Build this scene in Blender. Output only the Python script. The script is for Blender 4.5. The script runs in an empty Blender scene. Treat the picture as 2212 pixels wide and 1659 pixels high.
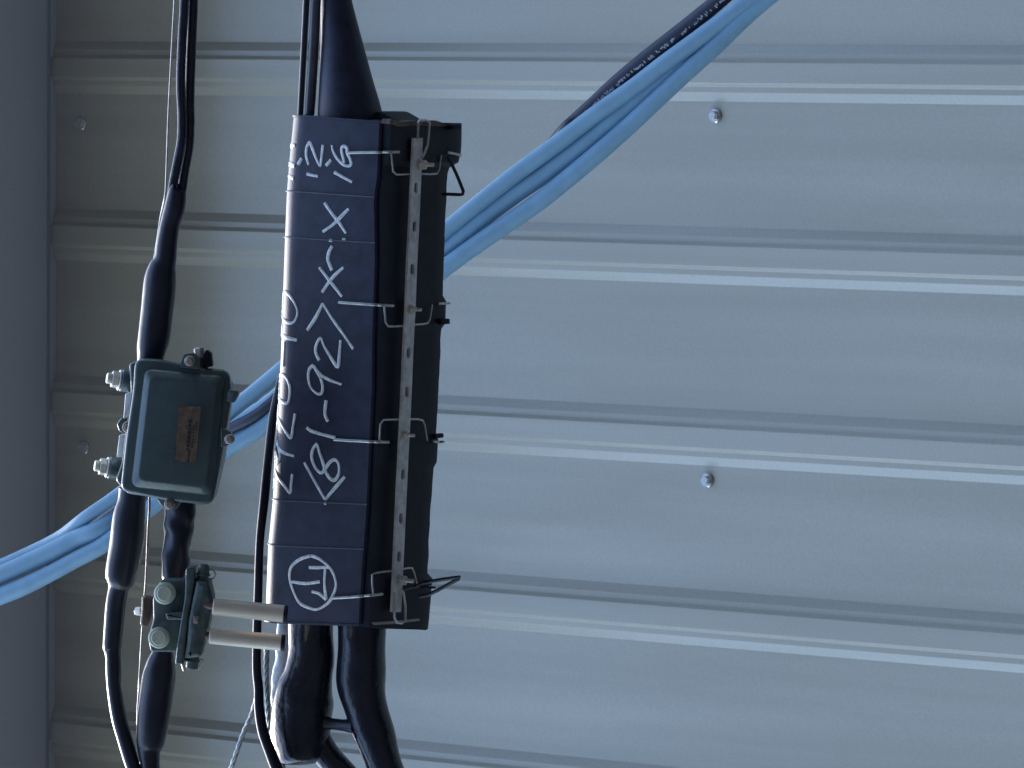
import bpy, bmesh, math, random
from mathutils import Vector, Matrix, noise
from mathutils.bvhtree import BVHTree

random.seed(4)
SC = bpy.context.scene
COL = SC.collection

# ------------------------------------------------------------------ camera
# The phone was turned on its side: world up points to the left of the picture.
CX, CY, F = 1106.0, 829.5, 9140.0            # photograph measured on a 2212 x 1659 grid
UPC = Vector((-0.865, 0.044, -0.50)).normalized()
HC = Vector((0.010, 1.0, 0.0707)); HC = (HC - UPC * HC.dot(UPC)).normalized()
YC = UPC.cross(HC)                            # into the wall
CAM = Vector((0.0, 0.0, 1.6))
YW, YO = 6.44, 4.33                           # wall plane and cable plane


def ray(x, y):
    v = Vector(((x - CX) / F, (CY - y) / F, -1.0))
    return Vector((HC.dot(v), YC.dot(v), UPC.dot(v)))


def P(x, y, q=0.0):
    """point of the vertical plane q metres behind the cable plane seen at x, y"""
    w = ray(x, y)
    return CAM + w * ((YO + q - CAM.y) / w.y)


def K(q=0.0):
    """metres per grid pixel at that depth"""
    return (P(1107, 829, q) - CAM).length / F


cam_d = bpy.data.cameras.new('camera')
cam = bpy.data.objects.new('camera', cam_d)
COL.objects.link(cam)
M = Matrix((HC, YC, UPC)).to_4x4()
M.translation = CAM
cam.matrix_world = M
cam_d.sensor_width = 36.0
cam_d.lens = 36.0 * F / 2212.0
cam_d.clip_start = 0.1
cam_d.clip_end = 2000.0
cam_d.dof.use_dof = True
cam_d.dof.focus_distance = 4.95
cam_d.dof.aperture_fstop = 56.0
SC.camera = cam

# ------------------------------------------------------------------ light
SUN = Vector((-0.22, 0.28, 0.93)).normalized()      # towards the sun: over the roof, from the left
world = bpy.data.worlds.new('World'); SC.world = world
world.use_nodes = True
nt = world.node_tree
bg = nt.nodes['Background']
sky = nt.nodes.new('ShaderNodeTexSky')
sky.sky_type = 'NISHITA'; sky.sun_disc = False
sky.sun_elevation = math.asin(SUN.z)
sky.sun_rotation = math.atan2(SUN.x, SUN.y)
sky.air_density = 1.3; sky.dust_density = 1.5; sky.ozone_density = 2.0
nt.links.new(sky.outputs[0], bg.inputs[0])
bg.inputs[1].default_value = 0.15
sl = bpy.data.lights.new('sun', 'SUN'); sl.energy = 1.5; sl.angle = math.radians(0.6)
sl.color = (1.0, 0.97, 0.93)
so = bpy.data.objects.new('sun', sl); COL.objects.link(so)
so.rotation_euler = SUN.to_track_quat('Z', 'Y').to_euler()
so.location = (0, 0, 12)
SC.view_settings.view_transform = 'Standard'
SC.view_settings.look = 'None'
SC.view_settings.exposure = 2.07
SC.view_settings.gamma = 1.0
SC.render.engine = 'CYCLES'
SC.cycles.max_bounces = 6
SC.cycles.diffuse_bounces = 4


# ------------------------------------------------------------------ materials
def mat(name, col, rough=0.5, metal=0.0, var=0.15, scale=60.0, bump=0.0, bscale=300.0, spec=0.5, col2=None, coat=0.0):
    m = bpy.data.materials.new(name); m.use_nodes = True
    t = m.node_tree; b = t.nodes['Principled BSDF']
    b.inputs['Roughness'].default_value = rough
    b.inputs['Metallic'].default_value = metal
    b.inputs['Specular IOR Level'].default_value = spec
    b.inputs['Coat Weight'].default_value = coat
    tc = t.nodes.new('ShaderNodeTexCoord')
    n = t.nodes.new('ShaderNodeTexNoise'); n.inputs['Scale'].default_value = scale
    n.inputs['Detail'].default_value = 6.0; n.inputs['Roughness'].default_value = 0.6
    r = t.nodes.new('ShaderNodeValToRGB')
    lo = [c * (1 - var) for c in col]; hi = [min(1, c * (1 + var)) for c in col]
    if col2: hi = col2
    r.color_ramp.elements[0].color = (*lo, 1); r.color_ramp.elements[0].position = 0.35
    r.color_ramp.elements[1].color = (*hi, 1); r.color_ramp.elements[1].position = 0.65
    t.links.new(tc.outputs['Object'], n.inputs['Vector'])
    t.links.new(n.outputs[0], r.inputs[0])
    t.links.new(r.outputs[0], b.inputs['Base Color'])
    if bump > 0:
        n2 = t.nodes.new('ShaderNodeTexNoise'); n2.inputs['Scale'].default_value = bscale
        n2.inputs['Detail'].default_value = 4.0
        bp = t.nodes.new('ShaderNodeBump'); bp.inputs['Strength'].default_value = 1.0
        bp.inputs['Distance'].default_value = bump
        t.links.new(tc.outputs['Object'], n2.inputs['Vector'])
        t.links.new(n2.outputs[0], bp.inputs['Height'])
        t.links.new(bp.outputs[0], b.inputs['Normal'])
    return m


M_SIDE = mat('painted steel siding', (0.600, 0.580, 0.495), 0.40, 0.0, 0.055, 260.0, 0.0004, 14.0, 0.5, None, 0.45)
_t = M_SIDE.node_tree; _b = _t.nodes['Principled BSDF']; _src = _b.inputs['Base Color'].links[0].from_socket
_b.inputs['Coat Roughness'].default_value = 0.13
_tc = _t.nodes.new('ShaderNodeTexCoord'); _mp = _t.nodes.new('ShaderNodeMapping'); _mp.inputs['Scale'].default_value = (14, 14, 0.9)
_n = _t.nodes.new('ShaderNodeTexNoise'); _n.inputs['Scale'].default_value = 1.0; _n.inputs['Detail'].default_value = 5.0
_r = _t.nodes.new('ShaderNodeValToRGB'); _r.color_ramp.elements[0].position = 0.35; _r.color_ramp.elements[1].position = 0.7
_r.color_ramp.elements[0].color = (0.90, 0.90, 0.89, 1); _r.color_ramp.elements[1].color = (1.04, 1.04, 1.05, 1)
_m = _t.nodes.new('ShaderNodeMix'); _m.data_type = 'RGBA'; _m.blend_type = 'MULTIPLY'; _m.inputs[0].default_value = 1.0
_t.links.new(_tc.outputs['Object'], _mp.inputs[0]); _t.links.new(_mp.outputs[0], _n.inputs['Vector']); _t.links.new(_n.outputs[0], _r.inputs[0])
_t.links.new(_src, _m.inputs[6]); _t.links.new(_r.outputs[0], _m.inputs[7]); _t.links.new(_m.outputs[2], _b.inputs['Base Color'])
M_SOFF = mat('painted steel soffit', (0.72, 0.73, 0.75), 0.5, 0.0, 0.05, 200.0)
M_TRIM = mat('painted steel trim', (0.42, 0.46, 0.52), 0.35, 0.0, 0.05, 8.0)
M_ROOF = mat('roof sheet', (0.35, 0.37, 0.40), 0.5)
M_GND = mat('asphalt', (0.008, 0.010, 0.014), 0.85, 0.0, 0.15, 1.2, 0.003, 40.0)
M_BLUE = mat('sky blue cable jacket', (0.20, 0.37, 0.50), 0.55, 0.0, 0.07, 30.0, 0.0002, 120.0)
M_BLK = mat('black polyethylene', (0.018, 0.021, 0.032), 0.34, 0.0, 0.3, 30.0, 0.0003, 90.0)
M_BLKM = mat('matt black plastic', (0.019, 0.024, 0.052), 0.5, 0.0, 0.34, 50.0, 0.00025, 500.0, 0.5)
M_HOOP = mat('pale moulded ridge', (0.13, 0.145, 0.18), 0.6)  # paler than the cover
M_SCR = mat('bright zinc screw', (0.85, 0.85, 0.86), 0.22, 1.0, 0.05, 200.0)
M_BASE = mat('dark moulded plastic', (0.007, 0.009, 0.020), 0.55, 0.0, 0.3, 40.0, 0.0003, 300.0, 0.25)
M_SLV = mat('heat shrink sleeve', (0.014, 0.016, 0.028), 0.36, 0.0, 0.3, 25.0, 0.0008, 45.0, 0.5)
M_SHINY = mat('glossy black tubing', (0.012, 0.015, 0.026), 0.24, 0.0, 0.3, 25.0, 0.0022, 42.0, 0.55)
M_TUBE = mat('tubing with painted reflection', (0.07, 0.08, 0.10), 0.18, 0.0, 0.2, 25.0, 0.0004, 30.0, 0.6)  # lighter grey base stands in for reflections on the glossy tube
M_CLR = mat('plastic wrap with painted sheen', (0.55, 0.58, 0.62), 0.2, 0.0, 0.4, 45.0, 0.002, 60.0, 0.7)  # clear plastic; its pale colour stands in for sun sheen
M_GALV = mat('galvanised steel', (0.50, 0.50, 0.48), 0.42, 0.75, 0.25, 90.0, 0.0002, 400.0, 0.5)
M_RAIL = mat('weathered steel rail', (0.72, 0.70, 0.67), 0.45, 0.0, 0.22, 70.0, 0.0003, 300.0)
M_WIRE = mat('steel wire', (0.52, 0.52, 0.50), 0.35, 0.6, 0.2, 90.0)
M_INK = mat('white paint marker', (0.78, 0.81, 0.82), 0.6, 0.0, 0.22, 160.0)
M_GRN = mat('dark green enamel', (0.078, 0.112, 0.114), 0.30, 0.0, 0.10, 45.0, 0.0003, 260.0, 0.5)
M_GRN2 = mat('worn green casting', (0.090, 0.124, 0.118), 0.5, 0.0, 0.35, 60.0, 0.0008, 120.0)
M_DISC = mat('pale zinc cap', (0.62, 0.65, 0.50), 0.55, 0.0, 0.12, 140.0, 0.0003, 300.0)
M_SCRW = mat('aged bolt', (0.38, 0.31, 0.27), 0.5, 0.5, 0.3, 200.0)
M_BRS = mat('zinc plug', (0.60, 0.57, 0.49), 0.35, 0.15, 0.15, 100.0)
M_ALU = mat('cream ceramic post', (0.80, 0.69, 0.54), 0.30, 0.0, 0.06, 40.0)
M_CU = mat('dull copper', (0.16, 0.10, 0.085), 0.45, 0.5, 0.2, 90.0)
M_BRN = mat('brown stained board', (0.16, 0.12, 0.09), 0.8, 0.0, 0.4, 90.0)
M_LAB = mat('faded orange label', (0.17, 0.11, 0.07), 0.6, 0.0, 0.35, 160.0)
M_LABT = mat('label ink', (0.025, 0.030, 0.035), 0.7)


# ------------------------------------------------------------------ helpers
def tag(o, label=None, cat=None, group=None, kind=None):
    if label: o['label'] = label
    if cat: o['category'] = cat
    if group: o['group'] = group
    if kind: o['kind'] = kind
    return o


def empty(name, loc, label=None, cat=None, group=None, kind=None):
    o = bpy.data.objects.new(name, None); COL.objects.link(o)
    o.location = loc; o.empty_display_size = 0.05
    return tag(o, label, cat, group, kind)


def obj(name, bm, m, parent=None, smooth=True, origin=None):
    """bm is in world coordinates; the object's origin goes to its own middle"""
    me = bpy.data.meshes.new(name)
    bmesh.ops.recalc_face_normals(bm, faces=bm.faces[:])
    vs = [v.co for v in bm.verts]
    c = Vector([(min(v[i] for v in vs) + max(v[i] for v in vs)) / 2 for i in range(3)]) if origin is None else Vector(origin)
    for v in bm.verts: v.co -= c
    bm.to_mesh(me); bm.free()
    me.materials.append(m)
    if smooth:
        for p in me.polygons: p.use_smooth = True
        try: me.set_sharp_from_angle(angle=math.radians(38))
        except Exception: pass
    o = bpy.data.objects.new(name, me); COL.objects.link(o)
    pl = Vector((0, 0, 0))
    if parent is not None:
        o.parent = parent
        q = parent
        while q is not None:
            pl += q.location; q = q.parent
    o.location = c - pl
    return o


def catmull(pts, n=6):
    """pts: list of tuples of floats"""
    out = []
    L = len(pts)
    for i in range(L - 1):
        p0 = pts[max(i - 1, 0)]; p1 = pts[i]; p2 = pts[i + 1]; p3 = pts[min(i + 2, L - 1)]
        for k in range(n):
            t = k / n
            out.append(tuple(0.5 * (2 * b + (c - a) * t + (2 * a - 5 * b + 4 * c - d) * t * t + (3 * b - a - 3 * c + d) * t ** 3)
                             for a, b, c, d in zip(p0, p1, p2, p3)))
    out.append(tuple(pts[-1]))
    return out


def sweep(bm, path, radii, seg=20, rough=0.0, rscale=20.0, flat=None, caps=True):
    """tube along world points; rough = relative radial noise"""
    rings = []
    T0 = (path[1] - path[0]).normalized()
    N = T0.orthogonal().normalized() if flat is None else flat[0]
    for i, p in enumerate(path):
        a = path[max(i - 1, 0)]; b = path[min(i + 1, len(path) - 1)]
        T = (b - a).normalized()
        if flat is not None: N = flat[i]
        N = (N - T * N.dot(T)).normalized()
        B = T.cross(N)
        ring = []
        for k in range(seg):
            an = 2 * math.pi * k / seg
            d = N * math.cos(an) + B * math.sin(an)
            r = radii[i]
            if isinstance(r, tuple):
                ring.append(bm.verts.new(p + N * math.cos(an) * r[1] + B * math.sin(an) * r[0]))
                continue
            if rough:
                r = r * (1 + rough * noise.noise((p + d * r) * rscale))
            ring.append(bm.verts.new(p + d * r))
        rings.append(ring)
    for a, b in zip(rings[:-1], rings[1:]):
        for k in range(seg):
            bm.faces.new((a[k], a[(k + 1) % seg], b[(k + 1) % seg], b[k]))
    if caps:
        bm.faces.new(rings[0][::-1]); bm.faces.new(rings[-1])


def px_path(pts, n=6):
    """pts (x, y, q, r) on the picture grid -> world path and radii"""
    c = catmull(pts, n)
    return [P(a[0], a[1], a[2]) for a in c], [max(a[3], 0.3) * K(a[2]) for a in c]


def tube(name, pts, m, parent=None, n=6, seg=20, rough=0.0, rscale=20.0, ext=(0, 0)):
    path, rad = px_path(pts, n)
    if ext[0]:
        d = (path[0] - path[1]).normalized()
        path = [path[0] + d * ext[0]] + path; rad = [rad[0]] + rad
    if ext[1]:
        d = (path[-1] - path[-2]).normalized()
        path = path + [path[-1] + d * ext[1]]; rad = rad + [rad[-1]]
    bm = bmesh.new()
    sweep(bm, path, rad, seg, rough, rscale)
    return obj(name, bm, m, parent)


def dome(bm, outline, q, steps, dirv, rpx):
    """pillow shaped panel: steps of (inset px, rise m)"""
    pts = []
    n = len(outline)
    for i in range(n):
        a = Vector(outline[i - 1][:2]); b = Vector(outline[i][:2]); c = Vector(outline[(i + 1) % n][:2])
        p1 = b + (a - b).normalized() * rpx; p2 = b + (c - b).normalized() * rpx
        for k in range(8):
            t = k / 7
            pts.append(p1 * (1 - t) ** 2 + b * 2 * t * (1 - t) + p2 * t * t)
    m = sum(pts, Vector((0, 0))) / len(pts); n = len(pts)
    c0 = P(m.x, m.y, q); d = dirv.normalized(); rings = []
    hx = max(abs(p.x - m.x) for p in pts); hy = max(abs(p.y - m.y) for p in pts)
    for ins, rise in steps:
        r = []
        for p in pts:
            w = ray(m.x + (p.x - m.x) * (1 - ins / hx), m.y + (p.y - m.y) * (1 - ins / hy))
            t = (c0 - CAM).dot(d) / w.dot(d)
            r.append(bm.verts.new(CAM + w * t - d * rise))
        rings.append(r)
    for a, b in zip(rings[:-1], rings[1:]):
        for k in range(n): bm.faces.new((a[k], a[(k + 1) % n], b[(k + 1) % n], b[k]))
    bm.faces.new(rings[0][::-1]); bm.faces.new(rings[-1])


def cyl(bm, a, b, r, seg=24, r2=None, bev=0.0):
    r2 = r if r2 is None else r2
    d = (b - a).normalized()
    if bev:
        sweep(bm, [a, a + d * bev, b - d * bev, b], [r - bev, r, r2, r2 - bev], seg)
    else:
        sweep(bm, [a, b], [r, r2], seg)


def prism(bm, outline, q, back, bev=0.0, segs=3, round_px=0.0, dirv=None):
    """outline on the grid at depth q, pushed back (metres) along +Y or dirv"""
    pts = outline
    if round_px:
        pts = []
        n = len(outline)
        for i in range(n):
            a = Vector(outline[i - 1][:2]); b = Vector(outline[i][:2]); c = Vector(outline[(i + 1) % n][:2])
            r = min(round_px, (a - b).length * 0.45, (c - b).length * 0.45)
            p1 = b + (a - b).normalized() * r; p2 = b + (c - b).normalized() * r
            for k in range(6):
                t = k / 5
                pts.append(tuple(p1 * (1 - t) ** 2 + b * 2 * t * (1 - t) + p2 * t * t))
    d = Vector((0, 1, 0)) if dirv is None else dirv.normalized()
    # the outline lies in the plane through q at its centre, square to d
    cx = sum(p[0] for p in pts) / len(pts); cy = sum(p[1] for p in pts) / len(pts)
    c0 = P(cx, cy, q)
    fv = []
    for p in pts:
        w = ray(p[0], p[1])
        t = (c0 - CAM).dot(d) / w.dot(d)
        fv.append(bm.verts.new(CAM + w * t))
    bv = [bm.verts.new(v.co + d * back) for v in fv]
    ff = bm.faces.new(fv); bm.faces.new(bv[::-1])
    for i in range(len(fv)):
        j = (i + 1) % len(fv)
        bm.faces.new((fv[i], fv[j], bv[j], bv[i]))
    if bev:
        bmesh.ops.recalc_face_normals(bm, faces=bm.faces[:])
        bmesh.ops.bevel(bm, geom=list(ff.edges), offset=bev, segments=segs, profile=0.5, affect='EDGES')
    return fv


def box(bm, lo, hi):
    vs = [bm.verts.new((x, y, z)) for x in (lo[0], hi[0]) for y in (lo[1], hi[1]) for z in (lo[2], hi[2])]
    for f in ((0, 1, 3, 2), (4, 6, 7, 5), (0, 4, 5, 1), (2, 3, 7, 6), (0, 2, 6, 4), (1, 5, 7, 3)):
        bm.faces.new([vs[i] for i in f])


# maps from my enlargements of the photograph to the 2212 grid
def mp(x0, y0, s):
    return lambda x, y: (x0 + s * x, y0 + s * y)


R1 = mp(0, 0, .29762)
R2 = mp(548.6, 164.6, .24801)
R3 = mp(548.6, 576.0, .24801)
R4 = mp(548.6, 987.5, .24801)
R5 = mp(164.6, 685.8, .26460)
R6 = mp(164.6, 1069.8, .24801)
R7 = mp(219.4, 1261.8, .32242)
R8 = mp(0, 932.6, .26460)
R10 = mp(219.4, 329.2, .28115)
R11 = mp(548.6, 0, .22321)
R12 = mp(0, 1206.9, .27244)
RB = mp(1097.2, 0, .27281)
RC = mp(877.8, 438.9, .27281)


def cv(R, s, q, pts):
    """(x, y, r) in an enlargement -> (x, y, q, r) on the grid"""
    return [(*R(p[0], p[1]), q if not callable(q) else q(p), p[2] * s) for p in pts]


# ------------------------------------------------------------------ setting
bm = bmesh.new()
box(bm, (-400, -400, -0.5), (400, 400, 0))
tag(obj('ground', bm, M_GND, smooth=False), kind='structure')
M_SCREEN = mat('dark sky screen', (0.004, 0.005, 0.008), 0.9, 0.0, 0.4, 0.6)  # unseen dark slope, added to screen the low sky from the wall
bm = bmesh.new()
gv = []
for i in range(41):
    x = -14 + i * 2.6; row = []
    for j in range(16):
        t = j / 15
        z = 17.0 * t ** 0.8 + 1.3 * noise.noise(Vector((x * .25, j * .7, 3.0))) * min(1, 4 * t) - 0.1
        row.append(bm.verts.new((x, -5.5 + min(11.0, max(0.0, x - 5) * 0.9) - 9.0 * t, z)))
    gv.append(row)
for a, b in zip(gv[:-1], gv[1:]):
    for j in range(15): bm.faces.new((a[j], b[j], b[j + 1], a[j + 1]))
tag(obj('sky_screen_slope', bm, M_SCREEN), kind='structure')

ZT = P(122, 830, YW - YO).z                                     # where wall meets soffit
bld = empty('metal_building', (0, YW, 0), 'grey blue ribbed metal building behind the cables, shaded under its eave', 'building')
PER = 0.3048 * (P(1540, 1037, YW - YO).x - P(1545, 250, YW - YO).x) / (-2 * 0.3048)
x_ref = P(2200, 99, YW - YO).x                                  # picture-top edge of the first rib
prof = [(0, 0), (0.015, 0.010), (0.025, 0.0105), (0.031, 0.018), (0.063, 0.018), (0.069, 0.0105), (0.079, 0.010), (0.094, 0)]
s_ = PER / 0.3048
xs = []
for k in range(-22, 24):
    base = x_ref - k * PER
    for a, h in prof: xs.append((base - a * s_, h * s_))
    xs.append((base - 0.165 * s_, 0.0)); xs.append((base - 0.190 * s_, 0.0004)); xs.append((base - 0.212 * s_, 0.0004)); xs.append((base - 0.235 * s_, 0.0))
bm = bmesh.new()
zs = [0.0] + [ZT - 2.6 + 2.6 * i / 14 for i in range(15)]
grid = []
for (x, h) in xs:
    grid.append([bm.verts.new((x, YW - h + 0.0011 * noise.noise(Vector((x * 3.0, z * 1.3, 2.0))) * (1 if h < 0.002 else 0), z)) for z in zs])
for a, b in zip(grid[:-1], grid[1:]):
    for i in range(len(zs) - 1):
        bm.faces.new((a[i], b[i], b[i + 1], a[i + 1]))
sid = obj('siding', bm, M_SIDE, bld)
for p in sid.data.polygons: p.use_smooth = False
mod = sid.modifiers.new('thickness', 'SOLIDIFY'); mod.thickness = 0.002; mod.offset = -1
mb = sid.modifiers.new('folds', 'BEVEL'); mb.width = 0.0015; mb.segments = 2; mb.limit_method = 'ANGLE'; mb.angle_limit = math.radians(12)
OVER = 0.50
bm = bmesh.new(); box(bm, (-6.8, YW - OVER, ZT), (6.8, YW + 0.0, ZT + 0.03)); obj('soffit', bm, M_SOFF, bld, False)
bm = bmesh.new(); box(bm, (-6.8, YW - OVER - 0.03, ZT - 0.02), (6.8, YW - OVER - 0.002, ZT + 0.24)); obj('fascia', bm, M_TRIM, bld, False)
bm = bmesh.new(); box(bm, (-6.8, YW - 0.031, ZT - 0.004), (6.8, YW - 0.027, ZT - 0.0005)); obj('trim', bm, M_TRIM, bld, False)
bm = bmesh.new()
vs = [(-6.8, YW - OVER, ZT + 0.034), (-6.8, YW + 8, ZT + 0.034), (-6.8, YW + 8, ZT + 1.0), (-6.8, YW - OVER, ZT + 0.24)]
l = [bm.verts.new(v) for v in vs]; r = [bm.verts.new((6.8, v[1], v[2])) for v in vs]
bm.faces.new(l); bm.faces.new(r[::-1])
for i in range(4): bm.faces.new((l[i], l[(i + 1) % 4], r[(i + 1) % 4], r[i]))
obj('roof', bm, M_ROOF, bld, False)
bm = bmesh.new(); box(bm, (-6.7, YW + 0.01, 0), (6.7, YW + 8, ZT + 0.03)); obj('inner_wall', bm, M_ROOF, bld, False)
for (x, y) in ((1546, 250), (1529, 1037), (176, 268), (183, 967)):
    c = P(x, y, YW - YO)
    bm = bmesh.new()
    cyl(bm, c + Vector((0, -0.004, 0)), c + Vector((0, -0.006, 0)), 0.0125, 24, 0.0105)
    cyl(bm, c + Vector((0, -0.006, 0)), c + Vector((0, -0.015, 0)), 0.0085, 6, 0.0080, 0.0012)
    sw_ = obj('screw', bm, M_SCR, bld)
    bm = bmesh.new(); cyl(bm, c + Vector((0, 0.001, 0)), c + Vector((0, -0.0045, 0)), 0.0118, 24); obj('washer', bm, M_BLK, sw_)

# ------------------------------------------------------------------ diagonal cable bundle
SA = .27281
G1 = 'pale blue cables strung diagonally across the wall'
qa = 1.0
A = cv(RB, SA, qa, [(2140, -170, 68), (1925, -10, 68), (1720, 150, 68), (1480, 330, 70), (1240, 505, 70), (1000, 690, 70), (700, 900, 68), (400, 1130, 68), (0, 1425, 68)])
A += [(959.6, 500, qa, 17.8), (780, 650, qa, 17.8), (592, 812, qa, 17.8), (492, 893, qa, 17.8), (380, 978, qa, 17.2), (254, 1070, qa, 15.5), (185, 1118, qa, 15.5), (130, 1160, qa + .02, 15.5), (60, 1196, qa + .035, 15.5), (-60, 1250, qa + .04, 15.5)]
B = cv(RB, SA, qa + .014, [(2160, -150, 74), (1945, 10, 74), (1740, 175, 74), (1500, 370, 74), (1290, 560, 74), (1060, 765, 74), (850, 940, 74), (600, 1145, 74), (300, 1370, 74), (0, 1580, 74)])
B += [(959.6, 540, qa + .014, 17.8), (780, 690, qa + .06, 18.4), (592, 862, qa + .07, 18.4), (485, 935, qa + .07, 18.4), (340, 1060, qa + .04, 19.5), (232.8, 1133, qa, 20.7), (169, 1162, qa, 21.3), (106, 1194, qa, 21.3), (0, 1243, qa, 21.3), (-70, 1275, qa, 21.3)]
C = cv(RB, SA, qa + .005, [(2210, -140, 66), (1990, 40, 66), (1840, 175, 66), (1640, 370, 66), (1410, 575, 68), (1180, 790, 68), (900, 1050, 70), (600, 1310, 73), (300, 1555, 73), (150, 1665, 73)])
C += [(959.6, 580, qa, 19.5), (780, 735, qa, 19.5), (590, 905, qa, 19.5), (482, 975, qa, 19.5), (340, 1085, qa, 19.0), (230, 1172, qa - .005, 19.0), (169, 1206, qa - .005, 19.0), (106, 1240, qa - .005, 19.5), (53, 1266, qa - .005, 20.7), (0, 1288, qa - .005, 20.7), (-70, 1312, qa - .005, 20.7)]
for pts, lab in ((A, 'pale blue cable running uppermost in the diagonal bundle behind the black box'),
                 (B, 'pale blue cable in the middle of the diagonal bundle, widest at far left'),
                 (C, 'pale blue cable along the lowest edge of the diagonal bundle')):
    tag(tube('blue_cable', pts, M_BLUE, n=5, seg=24, ext=(1.6, 1.6)), lab, 'cable', G1)
kb = empty('printed_cable', P(1500, 80, qa), 'black cable with faint white print lying over the blue cables', 'cable')
KP = cv(RB, SA, qa + .01, [(1900, -200, 62), (1690, -10, 64), (1460, 180, 66), (1250, 345, 66), (1050, 500, 64), (850, 665, 60), (690, 810, 56), (540, 940, 50), (440, 1030, 48)])
KP += [(1150, 356, qa + .05, 13), (960, 518, qa + .05, 13), (780, 665, qa + .03, 13), (590, 868, qa - .005, 13), (490, 932, qa - .005, 13), (380, 1010, qa + .02, 13), (240, 1112, qa + .03, 13), (150, 1168, qa + .045, 13), (-60, 1262, qa + .045, 13)]
tube('jacket', KP, M_BLKM, kb, n=5, seg=20, ext=(1.6, 1.6))
path, rad = px_path(KP[:9], 18)
bm = bmesh.new()
acc = 0
for i in range(1, len(path) - 2):
    if random.random() < 0.30: continue
    v = (CAM - path[i]).normalized()
    T = (path[i + 1] - path[i]).normalized()
    s = T.cross(v).normalized()
    n_ = (v - T * v.dot(T)).normalized(); n_ = (n_ * 0.97 - s * 0.2).normalized()
    a = path[i] + n_ * rad[i] * 1.0
    L = (path[i + 1] - path[i]).length * random.uniform(0.3, 0.75)
    up = s.cross(T) * 0
    w = 0.0027 * random.uniform(0.5, 1.1)
    off = s * random.uniform(-0.0014, 0.0014)
    sweep(bm, [a + off - T * L * .5, a + off + T * L * .5], [(w, 0.0004), (w, 0.0004)], 6, flat=[n_, n_])
obj('printed_text', bm, mat('faded cable print', (0.62, 0.62, 0.64), 0.6), kb)

# ------------------------------------------------------------------ splice closure
LX = [(628, 250), (620, 330), (613, 413), (609, 512), (600, 770), (583, 1077), (573, 1175), (568, 1300), (566, 1338)]
RX = [(822, 262), (817, 380), (810, 428), (812, 560), (806, 750), (806, 830), (799, 985), (792, 1130), (787, 1190), (780, 1290), (777, 1352)]
UX = [(977, 280), (976, 330), (963, 375), (958, 480), (955, 574), (949, 725), (942, 880), (934, 1000), (925, 1120), (920, 1240), (911, 1340)]


def lerp(tab, y):
    if y <= tab[0][1]: a, b = tab[0], tab[1]
    elif y >= tab[-1][1]: a, b = tab[-2], tab[-1]
    else:
        for a, b in zip(tab[:-1], tab[1:]):
            if a[1] <= y <= b[1]: break
    t = (y - a[1]) / (b[1] - a[1])
    return a[0] + (b[0] - a[0]) * t


def ring_pts(y, grow=0.0):
    """closed section of the box for the station whose left edge is at y"""
    xl = lerp(LX, y); yr = y + 0.065 * 195; xr = lerp(RX, yr); yu = yr + 4; xu = lerp(UX, yu)
    a = P(xl, y, 0.014); b = P(xr, yr, 0.0)
    w = ray(xu, yu); c = CAM + w * ((b.z - CAM.z) / w.z)
    a = Vector((a.x, YO, a.z)); d = Vector((a.x, c.y, a.z))
    c = Vector((c.x, c.y, b.z))
    pts = []
    R = 0.032                                           # big round on the upper front edge
    for k in range(9):
        t = math.pi / 2 * k / 8
        f_ = R * (1 - math.sin(t)); g_ = R * (1 - math.cos(t))
        pts.append(Vector((a.x, a.y + f_ * 0.9, a.z - g_ * 1.0)))
    for k in range(1, 6):
        t = k / 6
        p = a.lerp(b, 0); z0 = a.z - R; 
        pts.append(Vector((a.x + (b.x - a.x) * t, YO - 0.002 * math.sin(math.pi * t), z0 + (b.z + 0.003 - z0) * t)))
    pts.append(Vector((b.x, YO + 0.0005, b.z + 0.002))); pts.append(Vector((b.x, YO + 0.003, b.z)))
    for k in range(1, 6):
        pts.append(b.lerp(c, k / 6) + Vector((0, 0.0, 0.0)))
    pts.append(Vector((c.x, c.y - 0.003, c.z))); pts.append(Vector((c.x, c.y, c.z + 0.004)))
    pts.append(Vector((c.x, c.y, (c.z + d.z) / 2)))
    for k in range(6):
        t = math.pi / 2 * k / 5
        pts.append(Vector((d.x, d.y - 0.03 * (1 - math.cos(t)), d.z - 0.03 * (1 - math.sin(t)))))
    if grow:
        m_ = sum(pts, Vector()) / len(pts)
        pts = [p + (Vector((0, p.y - m_.y, p.z - m_.z)).normalized() * grow) for p in pts]
    return pts


def loft(bm, rings):
    vv = [[bm.verts.new(p) for p in r] for r in rings]
    n = len(vv[0])
    for a, b in zip(vv[:-1], vv[1:]):
        for k in range(n): bm.faces.new((a[k], a[(k + 1) % n], b[(k + 1) % n], b[k]))
    bm.faces.new(vv[0][::-1]); bm.faces.new(vv[-1])


clo = empty('splice_enclosure', P(720, 800, 0.08), 'long dark blue black splice box with white handwriting and slotted steel rail', 'cable closure')
bm = bmesh.new()
ys = [250, 252] + list(range(275, 1330, 25)) + [1336, 1338]
loft(bm, [ring_pts(y, -0.0015 if y in (250, 1338) else 0.0) for y in ys])
bm.normal_update()
bv_body = bm.copy()
body = obj('cover', bm, M_BLKM, clo)
TREE = BVHTree.FromBMesh(bv_body)


def hit(x, y, off=0.0):
    h, n, i, d = TREE.ray_cast(CAM, ray(x, y).normalized())
    if h is None:
        # just past the edge: slide inwards
        for k in range(1, 40):
            for s in (1, -1):
                h, n, i, d = TREE.ray_cast(CAM, ray(x + s * k, y).normalized())
                if h is not None: break
            if h is not None: break
    if h is None: return P(x, y, 0), Vector((0, -1, 0))
    if n.dot(ray(x, y)) > 0: n = -n
    return h + n * off, n


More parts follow.
